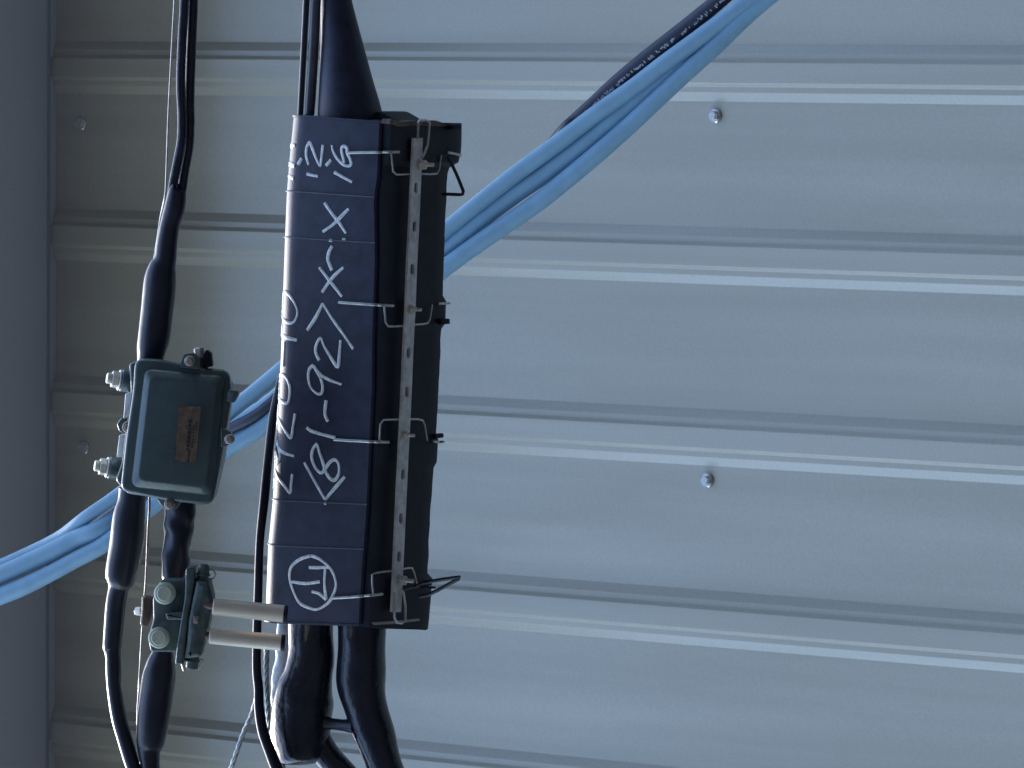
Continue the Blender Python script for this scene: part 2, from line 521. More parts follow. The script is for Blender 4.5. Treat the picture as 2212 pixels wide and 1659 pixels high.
# the dark lower tray: clads the underside and the back, its lip overlapping the cover
def tray_ring(y, g):
    r = ring_pts(y, 0.0)
    seg_ = r[15:]                                        # underside + back
    n = len(seg_)
    out = []
    for i, p in enumerate(seg_):
        out.append(Vector((p.x, p.y + (g if i > 6 else 0), p.z - (g if i <= 8 else 0))))
    out[0] = Vector((out[0].x, YO + 0.006, out[0].z))
    out = [Vector((r[14].x, YO + 0.005, r[14].z + 0.004))] + out[:] + [Vector((p.x, p.y - 0.006, p.z)) for p in (r[-2], )]
    return out


bm = bmesh.new()
tys = [249, 251] + list(range(262, 1340, 12)) + [1340, 1343]
rings = []
for y in tys:
    g = 0.004
    for y0, y1, a in ((249, 345, .011), (628, 690, .0075), (925, 985, .0065), (1225, 1345, .009)):
        if y0 <= y <= y1: g = a
    rings.append(tray_ring(y, g + 0.0008 * noise.noise(Vector((y * .03, 1, 1)))))
vv = [[bm.verts.new(p) for p in r] for r in rings]
for a, b in zip(vv[:-1], vv[1:]):
    for k in range(len(a) - 1): bm.faces.new((a[k], a[k + 1], b[k + 1], b[k]))
# close the ends of the tray on the inside so that it reads as a solid lip
for rr in (vv[0], vv[-1]):
    bm.faces.new(rr)
bm.normal_update()
btray = bm.copy()
obj('tray', bm, M_BASE, clo)
TREE2 = BVHTree.FromBMesh(btray)


def hit2(x, y, off=0.0):
    """nearest of cover and tray"""
    o = CAM; d = ray(x, y).normalized()
    best = None
    for T in (TREE, TREE2):
        h, n, i, dist = T.ray_cast(o, d)
        if h is not None and (best is None or dist < best[2]):
            if n.dot(d) > 0: n = -n
            best = (h, n, dist)
    if best is None: return None
    return best[0] + best[1] * off, best[1]


def wire(bm, pts, r, off, extra=0.0):
    """wire laid over the box; pts on the grid, last known depth kept past the edge"""
    path = []; last = None
    dense = []
    for a, b in zip(pts[:-1], pts[1:]):
        n_ = max(2, int(math.hypot(b[0] - a[0], b[1] - a[1]) / 2.5))
        dense += [(a[0] + (b[0] - a[0]) * k / n_, a[1] + (b[1] - a[1]) * k / n_) for k in range(n_)]
    dense.append(pts[-1])
    for (x, y) in dense:
        h = hit2(x, y, off)
        if h is None:
            if last is None: last = P(x, y, 0.12)
            w = ray(x, y); p = CAM + w * ((last.y - CAM.y) / w.y)
        else: p = h[0]
        path.append(p); last = p
    sweep(bm, path, [r] * len(path), 10)


# seam lines (raised hoops) round the cover
for y in (413, 512, 1077, 1174):
    bm = bmesh.new()
    rr = []
    for dy, g in ((-1.7, -0.001), (-1.2, 0.0016), (0.6, 0.0016), (1.3, -0.001)):
        rr.append(ring_pts(y + dy, g))
    vv = [[bm.verts.new(p) for p in r[0:15]] for r in rr]
    for a, b in zip(vv[:-1], vv[1:]):
        for k in range(len(a) - 1): bm.faces.new((a[k], a[k + 1], b[k + 1], b[k]))
    obj('hoop', bm, M_HOOP, clo)

# thin end flange of the cover, both ends
for y, nm in ((250, 'end_flange'), (1337, 'end_flange')):
    bm = bmesh.new()
    vv = [[bm.verts.new(p) for p in r[0:15]] for r in (ring_pts(y - 2, 0.0), ring_pts(y - 1.5, 0.0016), ring_pts(y + 3, 0.0016), ring_pts(y + 3.6, -0.0005))]
    for a, b in zip(vv[:-1], vv[1:]):
        for k in range(len(a) - 1): bm.faces.new((a[k], a[k + 1], b[k + 1], b[k]))
    obj(nm, bm, M_BLKM, clo)

# brown stained edge of the tray at the top end
bm = bmesh.new()
e = [R11(1330, 1150), R11(1420, 1180), R11(1560, 1165), R11(1760, 1165), R11(1905, 1215), R11(1880, 1225), R11(1600, 1215), R11(1400, 1225), R11(1310, 1190)]
p3 = []
for (x, y) in e:
    w = ray(x, y); z = ring_pts(250)[16].z - 0.0125; p3.append(CAM + w * ((z - CAM.z) / w.z))
lo_ = [bm.verts.new(p) for p in p3]; up_ = [bm.verts.new(p + Vector((0, 0, 0.012))) for p in p3]
bm.faces.new(lo_); bm.faces.new(up_[::-1])
for i in range(len(lo_)):
    j = (i + 1) % len(lo_); bm.faces.new((lo_[i], lo_[j], up_[j], up_[i]))
obj('end_plate', bm, M_BRN, clo, False)
bm = bmesh.new()
e = [R4(1030, 1440), R4(1250, 1425), R4(1440, 1405), R4(1445, 1425), R4(1250, 1450), R4(1050, 1462)]
p3 = []
for (x, y) in e:
    w = ray(x, y); z = ring_pts(1336)[16].z - 0.0105; p3.append(CAM + w * ((z - CAM.z) / w.z))
lo_ = [bm.verts.new(p) for p in p3]; up_ = [bm.verts.new(p + Vector((0, 0, 0.010))) for p in p3]
bm.faces.new(lo_); bm.faces.new(up_[::-1])
for i in range(len(lo_)):
    j = (i + 1) % len(lo_); bm.faces.new((lo_[i], lo_[j], up_[j], up_[i]))
obj('end_plate', bm, M_SCRW, clo, False)

# slotted rail under the box
BARC = [(901.5, 298), (897.5, 388), (893, 490), (888.6, 576), (885, 675), (882, 725), (878, 824), (873.5, 923), (870, 987), (862, 1161), (856, 1290), (854.5, 1322)]
SLOTS = [R2(1418, 970), R2(1400, 1310), R2(1381, 1680), R3(1340, 750), R3(1325, 1090), R4(1290, 150), R4(1275, 530), R4(1260, 865)]
RZ = ring_pts(700)[17].z


def under(x, y, drop):
    """point drop metres below the underside, seen at x, y"""
    yy = y - 12
    z = ring_pts(min(max(yy, 250), 1338))[17].z - drop
    w = ray(x, y); return CAM + w * ((z - CAM.z) / w.z)


cuts = sorted(set([298, 1322] + [c for s in SLOTS for c in (s[1] - 12, s[1] - 8, s[1] + 8, s[1] + 12)] + list(range(310, 1320, 30))))
bm = bmesh.new(); vv = []
for y in cuts:
    xc = lerp(BARC, y)
    hw = 10.2
    sw = 3.7
    for s in SLOTS:
        if abs(abs(y - s[1]) - 12) < 0.1: sw = 1.2
    vv.append([bm.verts.new(under(xc + o, y, 0.0155)) for o in (-hw, -sw, sw, hw)])
for i in range(len(cuts) - 1):
    mid = (cuts[i] + cuts[i + 1]) / 2
    for k in range(3):
        if k == 1 and any(abs(mid - s[1]) < 12 for s in SLOTS): continue
        bm.faces.new((vv[i][k], vv[i][k + 1], vv[i + 1][k + 1], vv[i + 1][k]))
rail = obj('slotted_rail', bm, M_RAIL, clo, False)
mo = rail.modifiers.new('t', 'SOLIDIFY'); mo.thickness = 0.003; mo.offset = 0
mo = rail.modifiers.new('b', 'BEVEL'); mo.width = 0.0006; mo.segments = 2
for (x, y, s) in ((*R2(1440, 770), 1.25), (*R3(1358, 372), 1), (*R3(1300, 1465), 1), (*R4(1262, 1070), 1.3)):
    c = under(x, y, 0.017)
    bm = bmesh.new()
    cyl(bm, c, c + Vector((0, 0, -0.002)), 0.0062 * s, 20)
    cyl(bm, c + Vector((0, 0, -0.002)), c + Vector((0, 0, -0.0075 * s)), 0.0048 * s, 6, None, 0.0006)
    cyl(bm, c + Vector((0, 0, -0.006)), c + Vector((0, 0, -0.016 * s)), 0.0020 * s, 10)
    b_ = obj('bolt', bm, M_BRS, rail, True)

# wire bails: a straight leg over the cover and a U over the rail
BAILS = [([R2(818, 668), R2(950, 664), R2(1100, 662), R2(1250, 658)],
          [R2(1195, 675), R2(1205, 770), R2(1212, 830), R2(1240, 856), R2(1300, 856), R2(1370, 850), R2(1450, 850), R2(1540, 853), R2(1592, 848), R2(1612, 815), R2(1622, 740), R2(1630, 690)],
          [R2(1670, 662), R2(1720, 670), R2(1785, 686)]),
         ([R3(745, 310), R3(880, 320), R3(1040, 330), R3(1200, 340)],
          [R3(1136, 350), R3(1142, 420), R3(1146, 485), R3(1170, 520), R3(1240, 520), R3(1310, 515), R3(1400, 505), R3(1470, 500), R3(1512, 492), R3(1532, 455), R3(1542, 390), R3(1550, 330)],
          [R3(1590, 322), R3(1640, 320), R3(1705, 320)]),
         ([R3(705, 1505), R3(850, 1515), R3(1000, 1522), R3(1160, 1527)],
          [R3(1095, 1510), R3(1097, 1440), R3(1102, 1370), R3(1127, 1335), R3(1190, 1332), R3(1260, 1330), R3(1370, 1328), R3(1430, 1328), R3(1468, 1338), R3(1488, 1382), R3(1497, 1450), R3(1508, 1515)],
          [R3(1545, 1518), R3(1600, 1528), R3(1655, 1526)]),
         ([R4(688, 1227), R4(850, 1218), R4(1000, 1203), R4(1105, 1190)],
          [R4(1038, 1190), R4(1030, 1100), R4(1030, 1022), R4(1060, 1008), R4(1130, 998), R4(1200, 990), R4(1310, 972), R4(1350, 965), R4(1378, 966), R4(1397, 1010), R4(1408, 1060), R4(1420, 1112)],
          [R4(1480, 1130), R4(1530, 1128), R4(1580, 1135)])]
for leg, u, tip in BAILS:
    bm = bmesh.new()
    wire(bm, leg, 0.0019, 0.0019)
    pth = [under(x, y, 0.0125) for (x, y) in u]
    sweep(bm, pth, [0.00125] * len(pth), 8)
    wire(bm, tip, 0.0016, 0.0025)
    obj('wire_clip', bm, M_WIRE, clo)
# end loops of wire
bm = bmesh.new()
pth = [under(*R2(*p), 0.021) for p in ((1425, 545), (1428, 480), (1432, 405), (1445, 385), (1505, 385), (1530, 405), (1522, 500), (1512, 600), (1485, 670), (1465, 710))]
sweep(bm, pth, [0.00165] * len(pth), 8); obj('wire_loop', bm, M_WIRE, clo)
bm = bmesh.new()
pth = [under(*R4(*p), 0.021) for p in ((1222, 1180), (1222, 1300), (1224, 1400), (1245, 1440), (1290, 1445), (1318, 1420), (1320, 1300), (1305, 1190), (1290, 1150))]
sweep(bm, pth, [0.00165] * len(pth), 8); obj('wire_loop', bm, M_WIRE, clo)
# black hanger loops sticking out on the right
bm = bmesh.new()
pth = [P(*R2(*p), 0.115) for p in ((1690, 700), (1730, 780), (1780, 890), (1823, 1000), (1818, 1028), (1790, 1032), (1700, 1028), (1640, 1028))]
sweep(bm, pth, [0.0022] * len(pth), 8)
obj('hanger_loop', bm, M_BLK, clo)
bm = bmesh.new()
pth = [P(*R4(*p), 0.10) for p in ((1400, 1130), (1480, 1095), (1600, 1072), (1720, 1055), (1792, 1046), (1780, 1062), (1690, 1110), (1600, 1160), (1520, 1198), (1440, 1215))]
sweep(bm, pth, [0.0024] * len(pth), 8)
sweep(bm, [P(*R4(1300, 1160), 0.06), P(*R4(1400, 1125), 0.10), P(*R4(1490, 1130), 0.10), P(*R4(1580, 1137), .10)], [0.0015] * 4, 8)
obj('hanger_loop', bm, M_BLK, clo)
# small lugs on the right edge of the tray
for (x, y, w_, h_) in ((*R3(1622, 480), 5, 6), (*R3(1570, 1478), 4, 5), (*R2(1712, 440), 9, 6)):
    bm = bmesh.new()
    prism(bm, [(x - w_, y - h_), (x + w_ * .5, y - h_ * .8), (x + w_ * .6, y + h_), (x - w_, y + h_)], 0.135, 0.02, 0.0008, 2)
    obj('lug', bm, M_BASE, clo)

# handwriting
W = []
for R, S in (
    (R2, [[(300, 600), (330, 598), (358, 606)], [(306, 615), (345, 612)], [(300, 745), (322, 762), (355, 780)], [(290, 862), (315, 876), (345, 890)], [(297, 775), (350, 780)], [(385, 772), (400, 745), (416, 715)],
          [(478, 770), (458, 700), (458, 630), (475, 590), (490, 582), (515, 640), (545, 720), (578, 778), (590, 700), (602, 598)],
          [(628, 778), (650, 755), (672, 728)],
          [(680, 600), (690, 650), (725, 715), (780, 770), (825, 782), (848, 765), (838, 720), (815, 670), (812, 635), (795, 612), (770, 616), (764, 650), (775, 700), (788, 755)],
          [(460, 850), (505, 862), (558, 872)], [(700, 835), (770, 875), (855, 922)],
          [(615, 1100), (665, 1175), (735, 1265), (803, 1368)], [(825, 1155), (745, 1238), (680, 1300), (600, 1355)],
          [(655, 1428), (682, 1432)], [(770, 1420), (798, 1420)],
          [(682, 1480), (655, 1530), (645, 1590), (660, 1640), (680, 1690)]]),
    (R3, [[(570, 5), (650, 110), (710, 185), (768, 260)], [(780, 5), (700, 80), (640, 155), (595, 225)],
          [(265, 215), (243, 290), (232, 380), (245, 440), (290, 485), (340, 488), (372, 440), (378, 380), (350, 310), (310, 250), (268, 215)],
          [(215, 500), (220, 560), (250, 600), (310, 625), (375, 640)],
          [(264, 655), (260, 760), (254, 870)],
          [(240, 935), (203, 970), (191, 1050), (205, 1120), (240, 1170), (290, 1190), (312, 1130), (312, 1040), (282, 970), (242, 935)],
          [(188, 1205), (205, 1300), (250, 1390), (320, 1490), (340, 1400), (360, 1280)],
          [(186, 1215), (172, 1290), (166, 1370), (176, 1470), (170, 1520)],
          [(205, 1510), (215, 1575), (260, 1620), (350, 1650)],
          [(172, 1515), (160, 1580), (158, 1660), (180, 1750), (210, 1830), (260, 1900), (315, 1968), (325, 1890), (335, 1805)],
          [(190, 1520), (215, 1590), (225, 1670), (195, 1720), (165, 1770), (155, 1860), (165, 1935)],
          [(600, 320), (540, 440), (465, 555)], [(600, 320), (680, 450), (780, 590), (865, 715)],
          [(570, 815), (540, 750), (545, 680), (580, 622), (612, 690), (670, 790), (730, 872), (745, 760), (755, 640)],
          [(520, 860), (485, 890), (475, 960), (495, 1050), (550, 1105), (590, 1100), (600, 1040), (580, 970), (545, 905), (520, 862)],
          [(545, 900), (600, 955), (680, 995), (765, 1025)],
          [(630, 1165), (620, 1280), (645, 1348)],
          [(460, 1400), (500, 1430), (600, 1462), (710, 1490)],
          [(550, 1540), (515, 1590), (505, 1659), (530, 1739), (580, 1795), (615, 1765), (600, 1700), (575, 1629), (552, 1545)]]),
    (R4, [[(618, 108), (660, 45), (705, 22), (738, 60), (740, 140), (705, 198), (660, 180), (618, 112)],
          [(440, 45), (530, 210), (620, 368)], [(622, 368), (700, 275), (792, 170)], [(612, 402), (630, 402)],
          [(490, 860), (400, 890), (330, 950), (310, 1030), (330, 1130), (390, 1260), (470, 1308), (550, 1325), (640, 1275), (690, 1200), (715, 1110), (690, 1010), (640, 940), (560, 880), (495, 858)],
          [(480, 960), (560, 962), (650, 958)], [(622, 968), (615, 1100), (630, 1240)], [(630, 1240), (570, 1190), (505, 1170)],
          [(330, 1085), (450, 1100), (575, 1085)]]),
):
    for s in S: W.append([R(*p) for p in s])
HB = [bmesh.new() for _ in range(3)]
for i_, s in enumerate(W):
    c = catmull(s, 5)
    pts, nn = [], []
    for (x, y) in c:
        h, n = hit(x, y, 0.0003)
        pts.append(h); nn.append(n)
    wdt = [0.0023 * (0.85 + 0.35 * noise.noise(Vector((p.x * 40, p.z * 40, 5.0)))) for p in pts]
    mx = sum(p[0] for p in s) / len(s)
    g = 2 if i_ >= len(W) - 5 else (0 if mx < 648 and s[0][1] > 500 else 1)
    sweep(HB[g], pts, [(w, 0.0006) for w in wdt], 8, flat=nn)
for b_ in HB: obj('handwriting', b_, M_INK, clo)

# ------------------------------------------------------------------ cables at the top of the closure
tp = empty('entry_cable', P(730, 100, .06), 'thick black cable with cone shaped sleeve entering the splice box top', 'cable')
tube('cone_sleeve', cv(R11, .22321, 0.055, [(770, -900, 120), (780, -500, 125), (792, -60, 150), (808, 120, 168), (845, 400, 205), (890, 800, 268), (925, 1090, 318), (930, 1170, 318)]), M_BLKM, tp, 6, 48, ext=(1.2, 0))
bm = bmesh.new()
prism(bm, [R11(*p) for p in ((1080, 1075), (1232, 1078), (1330, 1135), (1420, 1185), (1330, 1240), (1080, 1235))], 0.05, 0.06, 0.003, 3, 6)
obj('sealing_collar', bm, M_BASE, tp)
tag(tube('black_cable', cv(R11, .22321, 0.03, [(530, -500, 36), (508, 0, 34), (482, 500, 32), (455, 1000, 30), (447, 1160, 30)]), M_BLK, None, 6, 20, ext=(1.2, .02)),
    'thin black cable entering the splice box at its top left corner', 'cable')
tag(tube('glossy_tube', cv(R11, .22321, 0.032, [(622, -500, 50), (600, 0, 50), (580, 450, 52), (556, 850, 52), (540, 1080, 50), (526, 1160, 38)]), M_TUBE, None, 6, 24, ext=(1.2, .02)),
    'glossy dark tube between thin cable and cone sleeve above the splice box', 'cable')

# ------------------------------------------------------------------ cables at the bottom of the closure
g2 = 'fat black tubes leaving the splice box bottom'
b1 = empty('outlet_cable', P(*R7(1380, 600), .03), 'fat glossy black tube under the splice box, bulging then bending right', 'cable', g2)
tube('jacket', cv(R7, .32242, 0.045, [(1405, 190, 160), (1400, 330, 162), (1396, 500, 165), (1384, 620, 176), (1352, 730, 204), (1340, 820, 212), (1336, 920, 208), (1336, 1030, 213), (1338, 1110, 206), (1342, 1160, 188), (1345, 1190, 150), (1346, 1203, 90)]), M_SHINY, b1, 7, 40, 0.10, 26.0)
tube('bent_cable', cv(R7, .32242, 0.05, [(1440, 960, 80), (1462, 1060, 92), (1515, 1150, 95), (1590, 1235, 92), (1680, 1330, 90), (1780, 1440, 90)]), M_SHINY, b1, 7, 30, 0.06, 26.0, ext=(0, 1.2))
tube('sunlit_plastic_wrap', [(*R7(x, y), q, r * .32242) for (x, y, q, r) in ((1232, 215, .085, 48), (1230, 330, .085, 62), (1222, 480, .082, 62), (1208, 600, .075, 66), (1196, 700, .068, 62), (1186, 800, .065, 50), (1180, 880, .06, 34))], M_CLR, b1, 8, 28, 0.2, 60.0)
bm = bmesh.new()
sweep(bm, [P(*R7(*p), .045) for p in ((1470, 930), (1550, 936), (1620, 945), (1700, 950))], [.010, .007, .007, .010], 16, .15, 80)
obj('cable_tie', bm, M_BLK, b1)
b2 = tag(tube('outlet_cable', cv(R7, .32242, 0.06, [(1740, 190, 166), (1740, 400, 166), (1738, 560, 168), (1742, 700, 166), (1778, 850, 150), (1822, 1000, 140), (1872, 1150, 130), (1925, 1300, 122), (1990, 1450, 118)]), M_SHINY, None, 7, 36, 0.08, 22.0, ext=(0, 1.2)),
         'fat black tube under the splice box on its right side, curving downward', 'cable', g2)
tag(tube('side_cable', [(640, 700, .10, 8), (614, 790, .09, 8), (600, 850, .06, 9), (589, 905, .03, 9.5), (580, 985, .005, 10), (571, 1077, -.01, 10.5)] + cv(R6, .24801, -0.012, [(1600, 400, 38), (1586, 800, 39), (1576, 1150, 40), (1572, 1500, 41)]) + cv(R7, .32242, -0.012, [(1052, 700, 33), (1056, 830, 35), (1080, 980, 38), (1125, 1110, 40), (1180, 1250, 42), (1260, 1420, 42)]), M_BASE, None, 6, 22, ext=(0, 1.2)),
    'thin black cable hugging the left edge of the splice box', 'cable')


def strand(name, pts, parent=None, n=8, k=6, turns=50, m=M_GALV, ext=0):
    path, rad = px_path(pts, n)
    if ext:
        d = (path[-1] - path[-2]).normalized()
        for i in range(30): path.append(path[-1] + d * ext / 30); rad.append(rad[-1])
    # resample finely
    fine = []
    for a, b, r in zip(path[:-1], path[1:], rad[:-1]):
        m_ = max(2, int((b - a).length / 0.0025))
        for i in range(m_): fine.append((a.lerp(b, i / m_), r))
    bm = bmesh.new()
    L = 0
    lines = [[] for _ in range(k)]
    T = (fine[1][0] - fine[0][0]).normalized(); N = T.orthogonal().normalized()
    for i, (p, r) in enumerate(fine):
        if i: L += (p - fine[i - 1][0]).length
        q_ = fine[min(i + 1, len(fine) - 1)][0] - fine[max(i - 1, 0)][0]
        T = q_.normalized(); N = (N - T * N.dot(T)).normalized(); Bv = T.cross(N)
        for j in range(k):
            an = 2 * math.pi * (j / k + L * turns / 2)
            lines[j].append(p + (N * math.cos(an) + Bv * math.sin(an)) * r * 0.62)
    r0 = fine[0][1] * 0.42
    for l_ in lines: sweep(bm, l_, [r0] * len(l_), 6)
    return obj(name, bm, m, parent)


tag(strand('steel_strand', cv(R7, .32242, 0.03, [(1110, 380, 20), (1104, 560, 20), (1106, 700, 20), (1120, 900, 20), (1140, 1030, 20), (1185, 1160, 20), (1230, 1260, 20)]), k=4, turns=45, ext=.3),
    'twisted steel strand between side cable and bulging tube below the splice box', 'strand')
tag(strand('steel_strand', cv(R7, .32242, 0.10, [(1040, 760, 17), (1010, 860, 17), (985, 920, 17), (945, 1010, 18), (910, 1110, 19), (870, 1230, 20), (830, 1350, 20)]), k=4, turns=45, ext=.8),
    'twisted steel strand slanting down left at the bottom of the photo', 'strand')

# ------------------------------------------------------------------ left cable run
QL = -0.10
S1 = .29762
g3 = 'slim black cables above the left sleeve'
tag(tube('black_cable', cv(R1, S1, QL, [(1342, -500, 36), (1338, 0, 35), (1322, 300, 35), (1312, 600, 35), (1322, 850, 35), (1318, 1010, 36), (1292, 1160, 36), (1258, 1330, 36), (1236, 1470, 34)]), M_SHINY, None, 6, 22, ext=(1.2, 0)),
    'left one of two slim black cables entering the sleeve above the green box', 'cable', g3)
tag(tube('black_cable', cv(R1, S1, QL + .014, [(1412, -500, 36), (1402, 0, 38), (1388, 350, 38), (1376, 700, 38), (1378, 900, 37), (1370, 1070, 36), (1342, 1230, 36), (1318, 1380, 37), (1290, 1480, 34)]), M_SHINY, None, 6, 22, ext=(1.2, 0)),
    'right one of two slim black cables entering the sleeve above the green box', 'cable', g3)
ms = tube('messenger_wire', cv(R1, S1, QL + .0, [(1285, -500, 7), (1266, 0, 7), (1242, 450, 7), (1222, 850, 7), (1206, 1300, 7), (1198, 1420, 7)]) + cv(R10, .28115, QL + .01, [(455, 500, 9), (425, 700, 9), (400, 850, 9)]) + [(322, 620, QL + .02, 2.5), (312, 780, QL + .07, 2.5), (318, 950, QL + .07, 2.5)] +
          cv(R6, .24801, QL + .04, [(640, 20, 12), (628, 300, 12), (616, 600, 12), (606, 780, 12), (592, 950, 11), (575, 1200, 11), (560, 1450, 10), (548, 1650, 10)]) + cv(R12, .27244, QL + .07, [(1105, 1000, 9), (1090, 1300, 9), (1120, 1659, 9), (1140, 1800, 9)]), M_GALV, None, 6, 10, ext=(1.2, 1.2))
tag(ms, 'thin bare steel wire running down the left cable line', 'wire')
sl1 = tag(tube('cable_sleeve', cv(R10, .28115, QL, [(588, 282, 60), (583, 300, 72), (562, 420, 84), (524, 560, 80), (500, 700, 85), (488, 820, 90), (466, 895, 113), (450, 1000, 129), (432, 1200, 130), (408, 1400, 130), (388, 1500, 122), (375, 1590, 106), (372, 1680, 104)]), M_SLV, None, 7, 30, 0.05, 30.0),
          'long black heat shrink sleeve above the green box, widening downward', 'cable sleeve')
s6 = .24801
tag(tube('cable_sleeve', cv(R6, s6, QL + .02, [(490, -60, 125), (484, 50, 130), (462, 200, 150), (434, 450, 158), (400, 650, 152), (387, 735, 140), (378, 775, 118), (370, 810, 98), (346, 950, 94), (322, 1200, 90), (314, 1320, 88), (318, 1355, 78), (324, 1420, 72), (332, 1550, 68)]) +
         cv(R12, .27244, QL + .02, [(900, 800, 66), (906, 1000, 65), (942, 1250, 65), (988, 1420, 66), (1052, 1640, 62), (1110, 1800, 62)]), M_SLV, None, 7, 30, 0.04, 30.0, ext=(0, 1.2)),
    'black sleeve and cable left below the green box, curving to the bottom edge', 'cable sleeve')
tag(tube('cable_sleeve', cv(R6, s6, QL + .03, [(915, -40, 115), (908, 60, 128), (905, 200, 142), (893, 340, 134), (872, 450, 128), (862, 560, 128), (850, 650, 112), (843, 735, 98), (842, 790, 92)]), M_SLV, None, 8, 36, 0.22, 55.0),
    'short wrinkled black taped cable between green box and green clamp', 'cable sleeve')
tag(tube('cable_sleeve', cv(R12, .27244, QL + .03, [(1295, 690, 88), (1292, 740, 92), (1272, 840, 122), (1258, 940, 140), (1235, 1100, 140), (1212, 1290, 135), (1192, 1440, 122), (1184, 1490, 108), (1182, 1520, 96), (1190, 1659, 80), (1200, 1800, 80)]), M_SLV, None, 7, 30, 0.06, 30.0, ext=(0, 1.2)),
    'thick black sleeve hanging below the green clamp', 'cable sleeve')

# ------------------------------------------------------------------ green amplifier box
amp = empty('equipment_housing', P(385, 930, -.12), 'small dark green metal housing with faded orange label and hex plugs', 'housing')
VD = (P(385, 930, -.14) - CAM).normalized()
VD = (VD + Vector((0.05, 0, -0.10))).normalized()
QA = -0.145
k5 = K(QA) * .2646
bm = bmesh.new()
prism(bm, [R5(*p) for p in ((430, 375), (560, 335), (1180, 440), (1265, 560), (1190, 1180), (1120, 1480), (1040, 1535), (420, 1440), (320, 1330), (372, 1180), (405, 900), (445, 600))], QA + .022, 0.055, 0.004, 3, 8, VD)
obj('back_shell', bm, M_GRN, amp)
bm = bmesh.new()
prism(bm, [R5(*p) for p in ((478, 335), (700, 345), (850, 378), (1000, 412), (1245, 432), (1268, 640), (1200, 1060), (1110, 1536), (760, 1500), (358, 1418), (405, 980), (462, 600))], QA, 0.022, 0.005, 4, 20, VD)
obj('lid', bm, M_GRN, amp)
bm = bmesh.new()
dome(bm, [R5(*p) for p in ((560, 412), (1222, 476), (1112, 1458), (444, 1382))], QA, [(0, -.002), (0, 0), (1.2, .0022), (2.6, .0036), (4.5, .0046), (16, .0098), (18.5, .0106), (21.5, .0109)], VD, 20)
obj('raised_panel', bm, M_GRN, amp)
# label
bm = bmesh.new()
prism(bm, [R5(*p) for p in ((838, 722), (1020, 728), (975, 1185), (806, 1172))], QA - .0137, 0.0012, 0, 1, 1.5, VD)
lab = obj('label', bm, M_LAB, amp)
bm = bmesh.new()
for x, y0, y1, w_ in ((842, 850, 1080, 16), (878, 830, 1060, 18), (905, 880, 1110, 12), (930, 830, 1080, 24), (966, 880, 1050, 14), (942, 1090, 1160, 14), (830, 1060, 1130, 8), (985, 850, 960, 7)):
    y = y0
    while y < y1:
        L = random.uniform(14, 34)
        dx = -(y - 820) * 0.08
        prism(bm, [R5(x + dx - w_ / 2, y), R5(x + dx + w_ / 2, y), R5(x + dx + w_ / 2 - 1, y + L), R5(x + dx - w_ / 2, y + L)], QA - .0142, 0.0006, 0, 1, 0, VD)
        y += L + random.uniform(5, 12)
obj('small_print', bm, M_LABT, lab, False)


def toward(R, a, b, q):
    return P(*R(*a), q), P(*R(*b), q)


# ears with screws
for (x, y, r, ear) in ((925, 355, 44, ((845, 380), (875, 300), (960, 290), (1015, 340), (1010, 430), (850, 410))),
                       (432, 892, 52, ((330, 870), (370, 815), (440, 820), (480, 900), (430, 965), (350, 930))),
                       (1250, 995, 42, ((1180, 900), (1250, 925), (1290, 985), (1240, 1050), (1180, 1060))),
                       (760, 1525, 46, ((650, 1470), (860, 1500), (820, 1560), (740, 1580), (690, 1530)))):
    bm = bmesh.new(); prism(bm, [R5(*p) for p in ear], QA + .004, 0.016, 0.002, 2, 4, VD); obj('ear', bm, M_GRN, amp)
    c = P(*R5(x, y), QA - .006) - VD * (.012 if x < 500 else 0)
    bm = bmesh.new(); cyl(bm, c + VD * 0.012, c - VD * 0.001, r * k5, 20, None, 0.0012); cyl(bm, c, c - VD * 0.004, r * k5 * .62, 6, None, 0.0006)
    obj('screw', bm, M_SCRW, amp)
bm = bmesh.new(); prism(bm, [R5(*p) for p in ((1240, 590), (1320, 600), (1318, 640), (1285, 700), (1230, 690))], QA + .01, 0.03, 0.002, 2, 3, VD); obj('ear', bm, M_GRN, amp)
# side plugs
for (a, b) in (((470, 530), (245, 492)), ((372, 1240), (145, 1208))):
    A0 = P(*R5(*a), QA + .035); B0 = P(*R5(*b), QA + .012)
    d = (B0 - A0)
    bm = bmesh.new(); cyl(bm, A0 - d * .12, A0 + d * .50, 96 * k5, 24, None, 0.002); pt = obj('port', bm, M_GRN, amp)
    bm = bmesh.new(); cyl(bm, A0 + d * .49, A0 + d * .56, 92 * k5, 24, None, 0.001); cyl(bm, A0 + d * .56, A0 + d * .80, 76 * k5, 6, None, 0.0008); cyl(bm, A0 + d * .80, A0 + d * .98, 50 * k5, 20, 48 * k5, 0.001)
    obj('hex_plug', bm, M_BRS, pt)
A0, B0 = toward(R5, (1020, 420), (1000, 245), QA + .03); d = B0 - A0
bm = bmesh.new(); cyl(bm, A0, A0 + d * .58, 62 * k5, 24, None, .001); pt = obj('port', bm, M_GRN, amp)
bm = bmesh.new(); cyl(bm, A0 + d * .55, A0 + d * 1.0, 47 * k5, 6, None, .0015); obj('hex_plug', bm, M_BRS, pt)
bm = bmesh.new(); prism(bm, [R5(*p) for p in ((1040, 300), (1060, 262), (1100, 290), (1112, 400), (1050, 410))], QA + .02, 0.02, 0.001, 2, 3, VD); obj('ear', bm, M_BASE, amp)
